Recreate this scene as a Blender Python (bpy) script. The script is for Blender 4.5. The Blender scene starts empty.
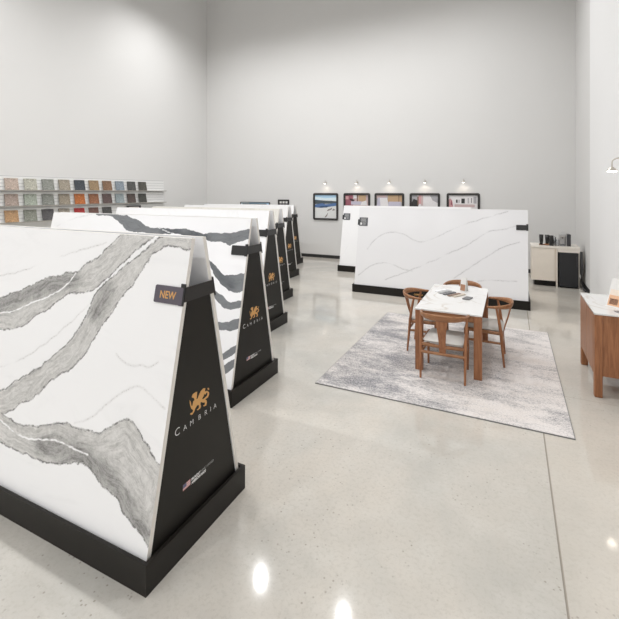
import bpy, bmesh, math, random
import numpy as np
from mathutils import Vector, Matrix
random.seed(7)
SC = bpy.context.scene
COL = SC.collection
PI = math.pi

# ------------------------------------------------------------------ helpers
def link(o, parent=None):
    COL.objects.link(o)
    if parent is not None:
        o.parent = parent
    return o

def tag(o, label=None, cat=None, group=None, kind=None):
    if label: o['label'] = label
    if cat: o['category'] = cat
    if group: o['group'] = group
    if kind: o['kind'] = kind
    return o

def empty(name, loc, rz=0.0, parent=None):
    o = bpy.data.objects.new(name, None)
    o.empty_display_size = 0.1
    o.location = loc
    o.rotation_euler = (0, 0, rz)
    return link(o, parent)

class MB:
    """collects shapes into one mesh; every shape carries a material slot number"""
    def __init__(s):
        s.v = []; s.f = []; s.m = []; s.sm = []
    def add(s, vs, fs, mat=0, smooth=False):
        b = len(s.v)
        s.v += [tuple(map(float, v)) for v in vs]
        for f in fs:
            s.f.append(tuple(i + b for i in f)); s.m.append(mat); s.sm.append(smooth)
        return s
    def box(s, x0, x1, y0, y1, z0, z1, mat=0, M=None, bevel=0.0):
        if bevel > 0:
            bm = bmesh.new()
            bmesh.ops.create_cube(bm, size=1)
            for v in bm.verts:
                v.co = Vector(((x0 + x1) / 2 + v.co.x * (x1 - x0), (y0 + y1) / 2 + v.co.y * (y1 - y0), (z0 + z1) / 2 + v.co.z * (z1 - z0)))
            bmesh.ops.bevel(bm, geom=bm.edges[:], offset=bevel, segments=2, affect='EDGES', profile=0.6)
            bm.verts.index_update()
            vs = [v.co.copy() for v in bm.verts]
            fs = [tuple(v.index for v in f.verts) for f in bm.faces]
            bm.free()
        else:
            vs = [Vector(p) for p in ((x0, y0, z0), (x1, y0, z0), (x1, y1, z0), (x0, y1, z0), (x0, y0, z1), (x1, y0, z1), (x1, y1, z1), (x0, y1, z1))]
            fs = [(0, 3, 2, 1), (4, 5, 6, 7), (0, 1, 5, 4), (1, 2, 6, 5), (2, 3, 7, 6), (3, 0, 4, 7)]
        if M is not None: vs = [M @ v for v in vs]
        return s.add(vs, fs, mat)
    def prism(s, pts, d, mat=0, smooth=False):
        """pts: closed 3D polygon; d: extrusion vector"""
        n = len(pts); d = Vector(d)
        a = [Vector(p) for p in pts]; b = [p + d for p in a]
        nrm = Vector((0, 0, 0))
        for i in range(n): nrm += a[i].cross(a[(i + 1) % n])
        if nrm.dot(d) > 0: cap0 = tuple(reversed(range(n))); cap1 = tuple(range(n, 2 * n)); side = [(i, (i + 1) % n, n + (i + 1) % n, n + i) for i in range(n)]
        else: cap0 = tuple(range(n)); cap1 = tuple(reversed(range(n, 2 * n))); side = [((i + 1) % n, i, n + i, n + (i + 1) % n) for i in range(n)]
        s.add(a + b, [cap0, cap1] + side, mat, smooth); return s
    def tube(s, path, r, seg=10, mat=0, sy=1.0, closed=False, cap=True):
        """sweep an ellipse along path; r number or list"""
        P = [Vector(p) for p in path]; n = len(P)
        R = r if isinstance(r, (list, tuple)) else [r] * n
        vs = []; up = None
        for i, p in enumerate(P):
            if closed: t = P[(i + 1) % n] - P[i - 1]
            else: t = P[min(i + 1, n - 1)] - P[max(i - 1, 0)]
            t.normalize()
            if up is None:
                up = Vector((0, 0, 1)) if abs(t.z) < 0.9 else Vector((1, 0, 0))
            e1 = t.cross(up); e1.normalize(); e2 = e1.cross(t); e2.normalize(); up = e2
            for k in range(seg):
                a = 2 * PI * k / seg
                vs.append(p + e1 * (R[i] * math.cos(a)) + e2 * (R[i] * sy * math.sin(a)))
        fs = []
        m = n if closed else n - 1
        for i in range(m):
            j = (i + 1) % n
            for k in range(seg):
                k2 = (k + 1) % seg
                fs.append((i * seg + k, i * seg + k2, j * seg + k2, j * seg + k))
        s.add(vs, fs, mat, True)
        if cap and not closed:
            s.add(vs[:seg], [tuple(reversed(range(seg)))], mat)
            s.add(vs[-seg:], [tuple(range(seg))], mat)
        return s
    def lathe(s, prof, c=(0, 0, 0), seg=20, mat=0):
        c = Vector(c); vs = []; fs = []; n = len(prof)
        for (r, z) in prof:
            for k in range(seg):
                a = 2 * PI * k / seg
                vs.append(c + Vector((r * math.cos(a), r * math.sin(a), z)))
        for i in range(n - 1):
            for k in range(seg):
                k2 = (k + 1) % seg
                fs.append((i * seg + k, i * seg + k2, (i + 1) * seg + k2, (i + 1) * seg + k))
        fs.append(tuple(reversed(range(seg)))); fs.append(tuple((n - 1) * seg + k for k in range(seg)))
        return s.add(vs, fs, mat, True)
    def mesh(s, name, mats):
        me = bpy.data.meshes.new(name)
        me.from_pydata(s.v, [], s.f)
        for m in (mats if isinstance(mats, (list, tuple)) else [mats]): me.materials.append(m)
        me.polygons.foreach_set('material_index', s.m)
        me.polygons.foreach_set('use_smooth', s.sm)
        me.update()
        return me
    def build(s, name, mats, parent=None):
        return link(bpy.data.objects.new(name, s.mesh(name, mats)), parent)

def copy_tree(o, parent=None):
    c = o.copy(); COL.objects.link(c); c.parent = parent
    for ch in [k for k in COL.objects if k.parent == o]:
        copy_tree(ch, c)
    return c

def text_verts(txt, size, bold=0.0, sp=1.0):
    cu = bpy.data.curves.new('tmp', 'FONT')
    cu.body = txt; cu.size = size; cu.offset = bold; cu.space_character = sp; cu.resolution_u = 3
    cu.align_x = 'LEFT'
    o = bpy.data.objects.new('tmp', cu); COL.objects.link(o)
    dg = bpy.context.evaluated_depsgraph_get()
    me = bpy.data.meshes.new_from_object(o.evaluated_get(dg))
    vs = [v.co.copy() for v in me.vertices]; fs = [tuple(p.vertices) for p in me.polygons]
    bpy.data.objects.remove(o); bpy.data.curves.remove(cu); bpy.data.meshes.remove(me)
    return vs, fs

def text_add(mb, txt, size, place, bold=0.0, sp=1.0, width=None, mat=0):
    """place(x, y) -> 3D point; width: scale to that width"""
    vs, fs = text_verts(txt, size, bold, sp)
    if not vs: return mb
    x0 = min(v.x for v in vs); x1 = max(v.x for v in vs)
    k = (width / (x1 - x0)) if width else 1.0
    return mb.add([place((v.x - x0) * k, v.y) for v in vs], fs, mat)

# ------------------------------------------------------------------ materials
def new_mat(name):
    m = bpy.data.materials.new(name); m.use_nodes = True
    nt = m.node_tree; nt.nodes.clear()
    out = nt.nodes.new('ShaderNodeOutputMaterial'); b = nt.nodes.new('ShaderNodeBsdfPrincipled')
    nt.links.new(b.outputs[0], out.inputs[0])
    return m, nt, b

class G:
    """tiny node-graph writer"""
    def __init__(s, nt): s.nt = nt
    def _in(s, sock, v):
        if isinstance(v, bpy.types.NodeSocket): s.nt.links.new(v, sock)
        elif v is not None: sock.default_value = v
    def math(s, op, a, b=0.0, clamp=False):
        n = s.nt.nodes.new('ShaderNodeMath'); n.operation = op; n.use_clamp = clamp
        s._in(n.inputs[0], a); s._in(n.inputs[1], b); return n.outputs[0]
    def noise(s, vec, scale, detail=4, rough=0.5, dist=0.0):
        n = s.nt.nodes.new('ShaderNodeTexNoise'); s._in(n.inputs['Vector'], vec)
        n.inputs['Scale'].default_value = scale; n.inputs['Detail'].default_value = detail
        n.inputs['Roughness'].default_value = rough; n.inputs['Distortion'].default_value = dist
        return n.outputs[0]
    def coord(s, kind='Object'):
        return s.nt.nodes.new('ShaderNodeTexCoord').outputs[kind]
    def geo(s): return s.nt.nodes.new('ShaderNodeNewGeometry').outputs['Position']
    def mapping(s, vec, scale=(1, 1, 1), rot=(0, 0, 0), loc=(0, 0, 0)):
        n = s.nt.nodes.new('ShaderNodeMapping'); s._in(n.inputs[0], vec)
        n.inputs['Scale'].default_value = scale; n.inputs['Rotation'].default_value = rot; n.inputs['Location'].default_value = loc
        return n.outputs[0]
    def mix(s, f, a, b):
        n = s.nt.nodes.new('ShaderNodeMix'); n.data_type = 'RGBA'
        s._in(n.inputs[0], f)
        s._in(n.inputs[6], a if isinstance(a, bpy.types.NodeSocket) else (*a, 1) if len(a) == 3 else a)
        s._in(n.inputs[7], b if isinstance(b, bpy.types.NodeSocket) else (*b, 1) if len(b) == 3 else b)
        return n.outputs[2]
    def ss(s, v, lo, hi, t0=0.0, t1=1.0):
        n = s.nt.nodes.new('ShaderNodeMapRange'); n.interpolation_type = 'SMOOTHSTEP'
        s._in(n.inputs[0], v); n.inputs[1].default_value = lo; n.inputs[2].default_value = hi
        n.inputs[3].default_value = t0; n.inputs[4].default_value = t1; return n.outputs[0]
    def sep(s, v):
        n = s.nt.nodes.new('ShaderNodeSeparateXYZ'); s._in(n.inputs[0], v); return n.outputs
    def comb(s, x, y, z):
        n = s.nt.nodes.new('ShaderNodeCombineXYZ'); s._in(n.inputs[0], x); s._in(n.inputs[1], y); s._in(n.inputs[2], z); return n.outputs[0]
    def attr(s, name):
        n = s.nt.nodes.new('ShaderNodeAttribute'); n.attribute_name = name; return n.outputs['Fac']
    def bump(s, h, strength=0.2, dist=0.01):
        n = s.nt.nodes.new('ShaderNodeBump'); s._in(n.inputs['Height'], h)
        n.inputs['Strength'].default_value = strength; n.inputs['Distance'].default_value = dist; return n.outputs[0]

def plain(name, col, rough=0.5, metal=0.0, var=0.04, scale=30, emit=0.0, spec=0.5):
    m, nt, b = new_mat(name); g = G(nt)
    n = g.noise(g.coord(), scale, 3)
    c2 = tuple(max(0, min(1, c * (1 - var))) for c in col)
    c1 = tuple(max(0, min(1, c * (1 + var))) for c in col)
    nt.links.new(g.mix(n, c1, c2), b.inputs['Base Color'])
    b.inputs['Roughness'].default_value = rough; b.inputs['Metallic'].default_value = metal
    b.inputs['Specular IOR Level'].default_value = spec
    if emit > 0:
        b.inputs['Emission Color'].default_value = (*col, 1); b.inputs['Emission Strength'].default_value = emit
    return m

def wood(name, c1, c2, axis=2):
    m, nt, b = new_mat(name); g = G(nt)
    sc = [14, 14, 14]; sc[axis] = 1.2
    p = g.mapping(g.coord(), scale=sc)
    n = g.noise(p, 3.0, 5, 0.6, 0.6)
    fine = g.noise(g.mapping(g.coord(), scale=[x * 6 for x in sc]), 4.0, 3)
    c = g.mix(g.ss(n, 0.3, 0.7), c1, c2)
    c = g.mix(g.math('MULTIPLY', g.ss(fine, 0.5, 0.8), 0.35), c, tuple(x * 0.6 for x in c2))
    nt.links.new(c, b.inputs['Base Color']); b.inputs['Roughness'].default_value = 0.42
    return m

def speckle(name, base, amt=0.48, hi=None, scale=38):
    m, nt, b = new_mat(name); g = G(nt); p = g.coord()
    n1 = g.ss(g.noise(p, scale, 2), 0.52, 0.62); n2 = g.ss(g.noise(g.mapping(p, loc=(3, 7, 1)), scale * 0.8, 2), 0.55, 0.66)
    c = g.mix(g.math('MULTIPLY', n1, 0.8), base, tuple(x * (1 - amt) for x in base))
    c = g.mix(g.math('MULTIPLY', n2, 0.6), c, hi or tuple(min(1, x * (1 + amt) + 0.03) for x in base))
    nt.links.new(c, b.inputs['Base Color']); b.inputs['Roughness'].default_value = 0.3
    return m

WHITE = (0.90, 0.90, 0.91)
def veined(name, base, lo, hi, linecol, jag=0.03, linew=0.008, lineamt=0.7, edge=0.5, mottle=0.04, s0=0.40, s1=0.70, grain=2.0):
    """quartz slab: bands and veins read from the distance attributes stored on the slab"""
    m, nt, b = new_mat(name); g = G(nt); p = g.coord()
    sd, ld, wd, kd = g.attr('band_dist'), g.attr('vein_dist'), g.attr('streak_dist'), g.attr('dark_dist')
    n1 = g.noise(p, 9, 8, 0.62); n1c = g.math('SUBTRACT', n1, 0.5)
    nf = g.math('SUBTRACT', g.noise(p, 45, 4, 0.6), 0.5)
    sdj = g.math('ADD', sd, g.math('ADD', g.math('MULTIPLY', n1c, jag), g.math('MULTIPLY', nf, jag * 0.45)))
    mask = g.ss(sdj, -0.0025, 0.0025)
    x, y, z = g.sep(p)
    warp = g.math('ADD', sd, g.math('MULTIPLY', g.math('SUBTRACT', g.noise(p, 1.7, 3), 0.5), 0.22))
    flow = g.comb(g.math('MULTIPLY', x, 3.0), g.math('MULTIPLY', z, 3.0), g.math('MULTIPLY', warp, 24.0))
    streak = g.noise(flow, 1.7, 12, 0.80, 0.35)
    mott = g.noise(p, 24, 12, 0.9)
    dk = g.ss(g.math('ADD', kd, g.math('MULTIPLY', n1c, 0.12)), 0.0, 0.13, 1.0, 0.0)
    t = g.math('ADD', g.ss(streak, s0, s1), g.math('MULTIPLY', g.math('SUBTRACT', mott, 0.45), grain))
    t = g.math('ADD', g.math('MULTIPLY', t, 0.5), g.math('MULTIPLY', dk, 0.5), clamp=True)
    fill = g.mix(t, hi, lo)
    # broken darker rim along the band's border
    rim = g.math('MULTIPLY', g.ss(g.math('ABSOLUTE', sdj), 0.0015, 0.009, 1.0, 0.0), g.ss(mott, 0.40, 0.56))
    # white streak that runs inside the band
    wj = g.math('ADD', wd, g.math('MULTIPLY', g.math('ABSOLUTE', n1c), 0.03))
    fill = g.mix(g.ss(wj, 0.003, 0.010, 1.0, 0.0), fill, base)
    # faint cloudiness on the white ground
    cloud = g.math('MULTIPLY', g.ss(g.noise(g.mapping(p, rot=(0, 0.7, 0), scale=(0.6, 1, 2.2)), 1.9, 9, 0.66, 1.0), 0.50, 0.78), mottle)
    ground = g.mix(cloud, base, tuple(v * 0.5 for v in base))
    lj = g.math('ADD', ld, g.math('MULTIPLY', g.math('ABSOLUTE', nf), 0.016))
    gate = g.math('MULTIPLY', g.ss(g.noise(p, 3.5, 4), 0.30, 0.58), lineamt)
    soft = g.math('MULTIPLY', g.ss(lj, 0.0, linew * 4, 1.0, 0.0), 0.28)
    lm = g.math('MULTIPLY', g.math('ADD', g.ss(lj, 0.0, linew, 1.0, 0.0), soft), gate)
    ground = g.mix(lm, ground, linecol)
    c = g.mix(mask, ground, fill)
    c = g.mix(g.math('MULTIPLY', rim, edge), c, tuple(v * 0.6 for v in lo))
    nt.links.new(c, b.inputs['Base Color']); b.inputs['Roughness'].default_value = 0.16
    b.inputs['Specular IOR Level'].default_value = 0.4
    return m

def quartz(name, base, vein, amt=0.3, scale=0.9, rough=0.18, width=0.02):
    m, nt, b = new_mat(name); g = G(nt); p = g.coord()
    n = g.noise(g.mapping(p, rot=(0.3, 0.5, 0.6)), scale, 5, 0.5, 1.2)
    l = g.ss(g.math('ABSOLUTE', g.math('SUBTRACT', n, 0.5)), 0.0, width, 1.0, 0.0)
    l = g.math('MULTIPLY', l, g.math('MULTIPLY', g.ss(g.noise(p, 2.2, 3), 0.35, 0.65), amt))
    nt.links.new(g.mix(l, base, vein), b.inputs['Base Color']); b.inputs['Roughness'].default_value = rough
    return m

def mat_floor():
    m, nt, b = new_mat('polished_concrete'); g = G(nt); p = g.geo(); x, y, z = g.sep(p)
    big = g.noise(p, 0.55, 5, 0.6, 0.4); mid = g.noise(p, 3.2, 6, 0.65); fine = g.noise(p, 38, 6, 0.8)
    c = g.mix(g.ss(big, 0.3, 0.72), (0.60, 0.555, 0.495), (0.445, 0.435, 0.405))
    c = g.mix(g.math('MULTIPLY', g.ss(mid, 0.42, 0.72), 0.30), c, (0.63, 0.615, 0.575))
    c = g.mix(g.math('MULTIPLY', g.ss(fine, 0.48, 0.62), 0.36), c, (0.40, 0.375, 0.33))
    # small dark pits and stone chips, in patches
    v = nt.nodes.new('ShaderNodeTexVoronoi'); v.inputs['Scale'].default_value = 24; nt.links.new(p, v.inputs['Vector'])
    chips = g.math('MULTIPLY', g.ss(v.outputs['Distance'], 0.10, 0.20, 1.0, 0.0), g.ss(g.noise(p, 1.1, 6, 0.7), 0.46, 0.62))
    c = g.mix(g.math('MULTIPLY', chips, 0.62), c, (0.22, 0.19, 0.16))
    # saw-cut joints: one along the depth of the room, others across it
    def joint(axis, at, w):
        d = g.math('ABSOLUTE', g.math('SUBTRACT', axis, at)); return g.ss(d, w * 0.5, w, 1.0, 0.0)
    j = joint(x, 0.262, 0.008)
    k = g.math('MULTIPLY', joint(y, 5.15, 0.007), g.math('GREATER_THAN', x, 0.262))
    c = g.mix(g.math('MULTIPLY', j, 0.75), c, (0.17, 0.14, 0.11))
    c = g.mix(g.math('MULTIPLY', k, 0.40), c, (0.25, 0.22, 0.18))
    # slabs poured apart differ a little in tone
    c = g.mix(g.math('MULTIPLY', g.math('GREATER_THAN', x, 0.262), 0.22), c, (0.60, 0.54, 0.46))
    nt.links.new(c, b.inputs['Base Color'])
    r = g.ss(big, 0.2, 0.8, 0.045, 0.08); nt.links.new(r, b.inputs['Roughness'])
    b.inputs['Specular IOR Level'].default_value = 0.5
    return m

def mat_rug():
    m, nt, b = new_mat('woven_rug'); g = G(nt); p = g.coord()
    x, y, z = g.sep(p)
    row = g.noise(g.mapping(p, scale=(0.9, 5.0, 1)), 1.6, 8, 0.72, 0.3)
    blot = g.noise(g.mapping(p, scale=(0.9, 1.6, 1), loc=(2.3, 0.4, 0)), 1.5, 4, 0.6, 0.4)
    grain = g.noise(g.mapping(p, scale=(.8, 1.7, 1)), 34, 8, 0.95)
    side = g.ss(x, -1.3, 1.1, 0.07, -0.06)                # the weave is darker on one side
    s = g.math('ADD', g.math('ADD', g.math('MULTIPLY', row, 0.50), g.math('MULTIPLY', blot, 0.75)), g.math('ADD', g.math('MULTIPLY', g.math('SUBTRACT', grain, 0.5), 1.35), side))
    c = g.mix(g.ss(s, 0.52, 0.84), (0.74, 0.70, 0.68), (0.20, 0.20, 0.22))
    warm = g.math('MULTIPLY', g.ss(g.noise(g.mapping(p, loc=(9, 4, 0)), 1.1, 3), 0.45, 0.65), 0.5)
    c = g.mix(g.math('MULTIPLY', warm, g.ss(s, 0.4, 0.62, 1.0, 0.3)), c, (0.56, 0.49, 0.42))
    knots = g.ss(g.noise(g.mapping(p, scale=(.8, 1.3, 1), loc=(4, 4, 0)), 75, 1, 0.5), 0.50, 0.58)
    c = g.mix(g.math('MULTIPLY', knots, g.ss(s, 0.45, 0.85, 0.12, 0.8)), c, (0.16, 0.16, 0.175))
    light = g.ss(g.noise(g.mapping(p, scale=(.8, 1.3, 1), loc=(1, 7, 3)), 75, 1, 0.5), 0.52, 0.60)
    c = g.mix(g.math('MULTIPLY', light, 0.38), c, (0.80, 0.785, 0.76))
    nt.links.new(c, b.inputs['Base Color']); b.inputs['Roughness'].default_value = 0.95
    nt.links.new(g.bump(grain, 0.5, 0.004), b.inputs['Normal'])
    b.inputs['Specular IOR Level'].default_value = 0.1
    return m

M = {}
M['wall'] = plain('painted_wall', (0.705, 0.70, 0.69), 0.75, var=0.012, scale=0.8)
M['wall_pale'] = plain('pale_near_wall', (0.82, 0.82, 0.82), 0.75, var=0.012, scale=0.8)  # near right wall, a paler tone than the other walls
M['ceiling'] = plain('painted_ceiling', (0.78, 0.78, 0.78), 0.8, var=0.03, scale=1)
M['floor'] = mat_floor()
M['rug'] = mat_rug(); M['rug_edge'] = plain('rug_binding', (0.20, 0.20, 0.20), 0.9)
M['black'] = plain('black_laminate', (0.014, 0.012, 0.010), 0.42, var=0.15, scale=9, spec=0.25)
M['panel'] = plain('black_panel', (0.016, 0.0145, 0.012), 0.45, var=0.12, scale=4, spec=0.22)
M['strap'] = plain('black_steel', (0.018, 0.018, 0.018), 0.35, var=0.1)
M['basebd'] = plain('black_baseboard', (0.02, 0.02, 0.02), 0.5)
M['gold'] = plain('gold_print', (0.66, 0.36, 0.12), 0.5, var=0.08, scale=60)
M['white_print'] = plain('white_print', (0.78, 0.78, 0.78), 0.5)
M['grey_print'] = plain('grey_print', (0.45, 0.45, 0.45), 0.5)
M['flag_red'] = plain('flag_red', (0.55, 0.22, 0.22), 0.5)
M['flag_blue'] = plain('flag_blue', (0.14, 0.14, 0.24), 0.5)
M['flag_white'] = plain('flag_white', (0.72, 0.62, 0.62), 0.5)
M['plaque'] = plain('slate_plaque', (0.105, 0.092, 0.115), 0.35, var=0.05)
M['edge'] = plain('slab_edge', (0.76, 0.73, 0.69), 0.4, var=0.06, scale=25)
M['bold_grey'] = veined('quartz_bold_grey', WHITE, (0.17, 0.167, 0.163), (0.71, 0.70, 0.685), (0.36, 0.35, 0.34), jag=0.045, linew=0.0035, lineamt=0.9, edge=0.95, s0=.40, s1=.68, grain=3.2, mottle=0.14)
M['ink_blue'] = veined('quartz_ink', WHITE, (0.05, 0.058, 0.066), (0.205, 0.215, 0.225), (0.45, 0.45, 0.46), jag=0.030, linew=0.006, edge=0.0, s0=0.45, s1=0.72, grain=0.8)
M['fine_grey'] = veined('quartz_fine_grey', (0.82, 0.82, 0.835), (0.3, 0.3, 0.3), (0.6, 0.6, 0.6), (0.27, 0.27, 0.28), jag=0.01, linew=0.007, lineamt=0.75, mottle=0.02)
M['quartz'] = quartz('quartz_white', WHITE, (0.6, 0.6, 0.6), 0.12)
M['quartz_cream'] = quartz('quartz_cream', (0.78, 0.76, 0.71), (0.55, 0.52, 0.48), 0.4)
M['marble_top'] = quartz('marble_top', (0.74, 0.735, 0.725), (0.50, 0.43, 0.36), 0.75, 1.6, 0.15, 0.03)
M['wood'] = wood('oiled_walnut', (0.37, 0.160, 0.070), (0.235, 0.090, 0.036))
M['wood_x'] = wood('oiled_walnut_rail', (0.37, 0.18, 0.08), (0.24, 0.10, 0.042), 0)
M['wood_dark'] = wood('dark_walnut', (0.20, 0.085, 0.04), (0.12, 0.05, 0.025))
M['seat'] = plain('grey_upholstery', (0.64, 0.62, 0.59), 0.95, var=0.1, scale=120)
M['shelf'] = plain('white_laminate', (0.80, 0.80, 0.79), 0.4, var=0.02)
M['shelf_edge'] = plain('shelf_lip', (0.33, 0.31, 0.28), 0.4, var=0.05)
M['groove'] = plain('groove_shade_grey', (0.50, 0.50, 0.50), 0.6)  # grey paints in the shade seen in the gaps between slats
M['frame'] = plain('black_frame', (0.03, 0.027, 0.026), 0.35)
M['cream'] = plain('cream_laminate', (0.84, 0.77, 0.68), 0.45, var=0.02)
M['counter'] = plain('cream_counter', (0.84, 0.79, 0.72), 0.35, var=0.03)
M['fridge'] = plain('black_fridge', (0.02, 0.021, 0.024), 0.38, var=0.05)
M['chrome'] = plain('brushed_steel', (0.55, 0.55, 0.55), 0.3, 1.0)
M['brass'] = plain('satin_nickel', (0.62, 0.58, 0.52), 0.35, 1.0)
M['glow'] = plain('lamp_glow', (1.0, 0.95, 0.88), 0.5, emit=5)
M['highbay_glow'] = plain('high_bay_lens', (1.0, 0.98, 0.95), 0.5, emit=60)
M['mug'] = plain('black_ceramic', (0.02, 0.02, 0.02), 0.25)
M['copper'] = plain('copper_tray', (0.60, 0.30, 0.14), 0.35, 0.6)
M['glass'] = plain('smoky_glass_jar', (0.42, 0.43, 0.44), 0.15, 0.5)
M['grey_plastic'] = plain('grey_plastic', (0.22, 0.22, 0.23), 0.35)
M['dark_plastic'] = plain('dark_plastic', (0.05, 0.05, 0.055), 0.35)
M['card'] = plain('grey_card', (0.085, 0.09, 0.10), 0.6)
M['white_plastic'] = plain('white_plastic', (0.75, 0.74, 0.72), 0.4)
def C(name, col, rough=0.6):
    k = 'c_' + name
    if k not in M: M[k] = plain('print_' + name, col, rough, var=0.10, scale=45)
    return M[k]
TRACE = {"r1":{"bands":[[[0.63,1.754],[0.788,1.619],[0.988,1.492],[1.186,1.441],[1.395,1.388],[1.599,1.285],[1.827,1.217],[2.507,1.032],[2.392,0.789],[1.742,1.0],[1.547,1.031],[1.411,1.095],[1.251,1.183],[1.135,1.275],[1.014,1.344],[0.804,1.376],[0.736,1.426],[0.657,1.486],[0.507,1.626],[0.304,1.786],[0.609,1.795]],[[0.265,1.775],[0.422,1.642],[0.576,1.536],[0.731,1.405],[0.794,1.28],[0.854,1.146],[0.937,1.028],[1.087,0.899],[1.293,0.757],[1.58,0.584],[2.179,0.338],[2.081,0.13],[1.525,0.442],[1.391,0.502],[1.203,0.604],[1.042,0.76],[0.928,0.832],[0.82,0.912],[0.747,0.995],[0.683,1.107],[0.57,1.265],[0.497,1.396],[0.392,1.509],[0.309,1.65],[0.184,1.719],[0.011,1.709],[-0.025,1.72],[-0.011,1.799]],[[2.329,0.55],[1.917,0.525],[1.532,0.46],[1.39,0.436],[1.227,0.428],[1.005,0.481],[0.823,0.531],[0.665,0.537],[0.513,0.543],[0.409,0.61],[0.295,0.674],[0.207,0.641],[0.129,0.585],[0.016,0.505],[-0.059,0.489],[-0.033,0.131],[-0.0,0.094],[0.094,0.146],[0.166,0.177],[0.271,0.245],[0.345,0.267],[0.448,0.297],[0.531,0.335],[0.612,0.353],[0.758,0.316],[0.965,0.271],[1.11,0.268],[1.262,0.264],[1.458,0.269],[1.826,0.313],[2.221,0.325]]],"veins":[[[0.748,0.551],[0.584,0.619],[0.427,0.779],[0.252,0.884],[0.14,0.836],[0.022,0.788]],[[2.239,1.325],[1.891,1.381],[1.504,1.475],[1.404,1.53],[1.062,1.624],[0.747,1.71]],[[1.936,0.62],[1.637,0.73],[1.301,0.886],[1.011,1.103],[0.745,1.339]],[[0.478,1.017],[0.427,0.987],[0.323,0.966],[0.247,0.994],[0.191,0.979],[0.122,1.028]],[[0.772,0.971],[0.867,1.018],[0.86,1.05]],[[0.022,1.768],[0.08,1.735],[0.005,1.749]]],"whites":[[[2.191,0.994],[1.787,1.114],[1.627,1.138],[1.42,1.232],[1.215,1.301],[1.064,1.395],[1.002,1.48]],[[1.743,0.463],[1.512,0.41],[1.294,0.352],[1.115,0.368],[0.9,0.421],[0.733,0.409],[0.577,0.408]],[[0.786,1.371],[0.735,1.419],[0.505,1.616],[0.279,1.774]]],"darks":[[[1.022,0.356],[0.753,0.389],[0.543,0.378],[0.359,0.321],[0.202,0.236],[0.074,0.152]],[[2.064,1.136],[1.811,1.177],[1.444,1.3],[1.208,1.393],[1.006,1.434]],[[0.666,1.4],[0.72,1.247]]]},"r2":{"bands":[[[2.468,1.779],[2.066,1.778],[1.729,1.727],[1.449,1.624],[1.203,1.621],[0.968,1.624],[0.807,1.618],[0.617,1.58],[0.435,1.599],[0.244,1.607],[0.077,1.647],[-0.036,1.667],[-0.051,1.558],[0.085,1.521],[0.237,1.468],[0.337,1.503],[0.548,1.51],[0.698,1.546],[0.957,1.565],[1.191,1.561],[1.465,1.543],[1.69,1.559],[1.853,1.577],[2.046,1.7],[2.463,1.761]],[[0.53,1.346],[0.477,1.291],[0.361,1.208],[0.253,1.148],[0.116,1.16],[-0.053,1.203],[-0.064,1.024],[0.062,0.978],[0.173,0.989],[0.294,1.055],[0.395,1.148],[0.504,1.278]],[[0.401,1.011],[0.367,0.981],[0.248,0.938],[0.128,0.874],[-0.054,0.911],[-0.049,0.855],[0.116,0.8],[0.214,0.81],[0.323,0.885],[0.392,0.956]],[[0.281,0.654],[0.124,0.674],[-0.041,0.742],[-0.078,0.746],[-0.085,0.647],[0.091,0.586],[0.269,0.577]],[[0.191,0.342],[0.066,0.422],[-0.056,0.501],[-0.047,0.433],[0.071,0.331],[0.177,0.259]],[[0.133,0.224],[-0.006,0.328],[-0.04,0.355],[-0.04,0.275],[0.068,0.182],[0.139,0.14]]],"veins":[[[3.224,1.581],[2.975,1.687],[2.467,1.776]]],"whites":[[[1.458,1.667],[1.197,1.591],[0.952,1.542]]],"darks":[[[0.442,1.259],[0.303,1.11],[0.155,1.057]],[[1.197,1.591],[0.611,1.546]]]},"a":{"bands":[],"whites":[],"darks":[],"veins":[[[3.115,0.829],[2.93,1.099],[2.673,1.24],[2.349,1.221],[2.123,1.073],[1.937,1.032],[1.613,1.189],[1.327,1.365],[0.935,1.535],[0.344,1.738]],[[2.679,0.194],[1.889,0.564],[1.428,0.836],[1.092,1.004],[0.821,1.224],[0.66,1.348],[0.421,1.368],[0.189,1.463]],[[1.302,0.344],[1.029,0.569],[0.708,0.822],[0.395,1.053],[0.139,1.14]],[[3.279,0.237],[2.96,0.517],[2.636,0.572],[2.312,0.44],[2.126,0.424]],[[0.863,0.326],[0.652,0.373],[0.191,0.386]]]}}
DRAGON = [[-0.079, 0.871], [-0.068, 0.852], [-0.065, 0.831], [-0.055, 0.824], [-0.047, 0.849], [-0.035, 0.852], [-0.041, 0.867], [-0.061, 0.88], [-0.053, 0.894], [-0.032, 0.897], [-0.011, 0.894], [-0.014, 0.871], [-0.017, 0.848], [-0.008, 0.848], [0.007, 0.866], [0.022, 0.882], [0.047, 0.89], [0.066, 0.884], [0.063, 0.862], [0.05, 0.839], [0.035, 0.829], [0.044, 0.821], [0.066, 0.823], [0.085, 0.828], [0.09, 0.84], [0.079, 0.85], [0.071, 0.844], [0.063, 0.842], [0.058, 0.854], [0.066, 0.862], [0.085, 0.859], [0.105, 0.84], [0.103, 0.824], [0.092, 0.812], [0.066, 0.811], [0.079, 0.799], [0.082, 0.783], [0.076, 0.767], [0.053, 0.771], [0.046, 0.78], [0.063, 0.779], [0.063, 0.793], [0.044, 0.8], [0.022, 0.814], [0.019, 0.801], [0.025, 0.788], [0.019, 0.776], [-0.005, 0.773], [-0.014, 0.781], [0.004, 0.783], [0.007, 0.796], [-0.002, 0.808], [-0.014, 0.806], [-0.029, 0.797], [-0.041, 0.778], [-0.059, 0.77], [-0.076, 0.782], [-0.07, 0.787], [-0.053, 0.783], [-0.047, 0.795], [-0.065, 0.811], [-0.073, 0.833], [-0.078, 0.851]]
DRAGON_TAIL = [[0.088, 0.875], [0.101, 0.871], [0.106, 0.859], [0.095, 0.859]]

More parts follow.
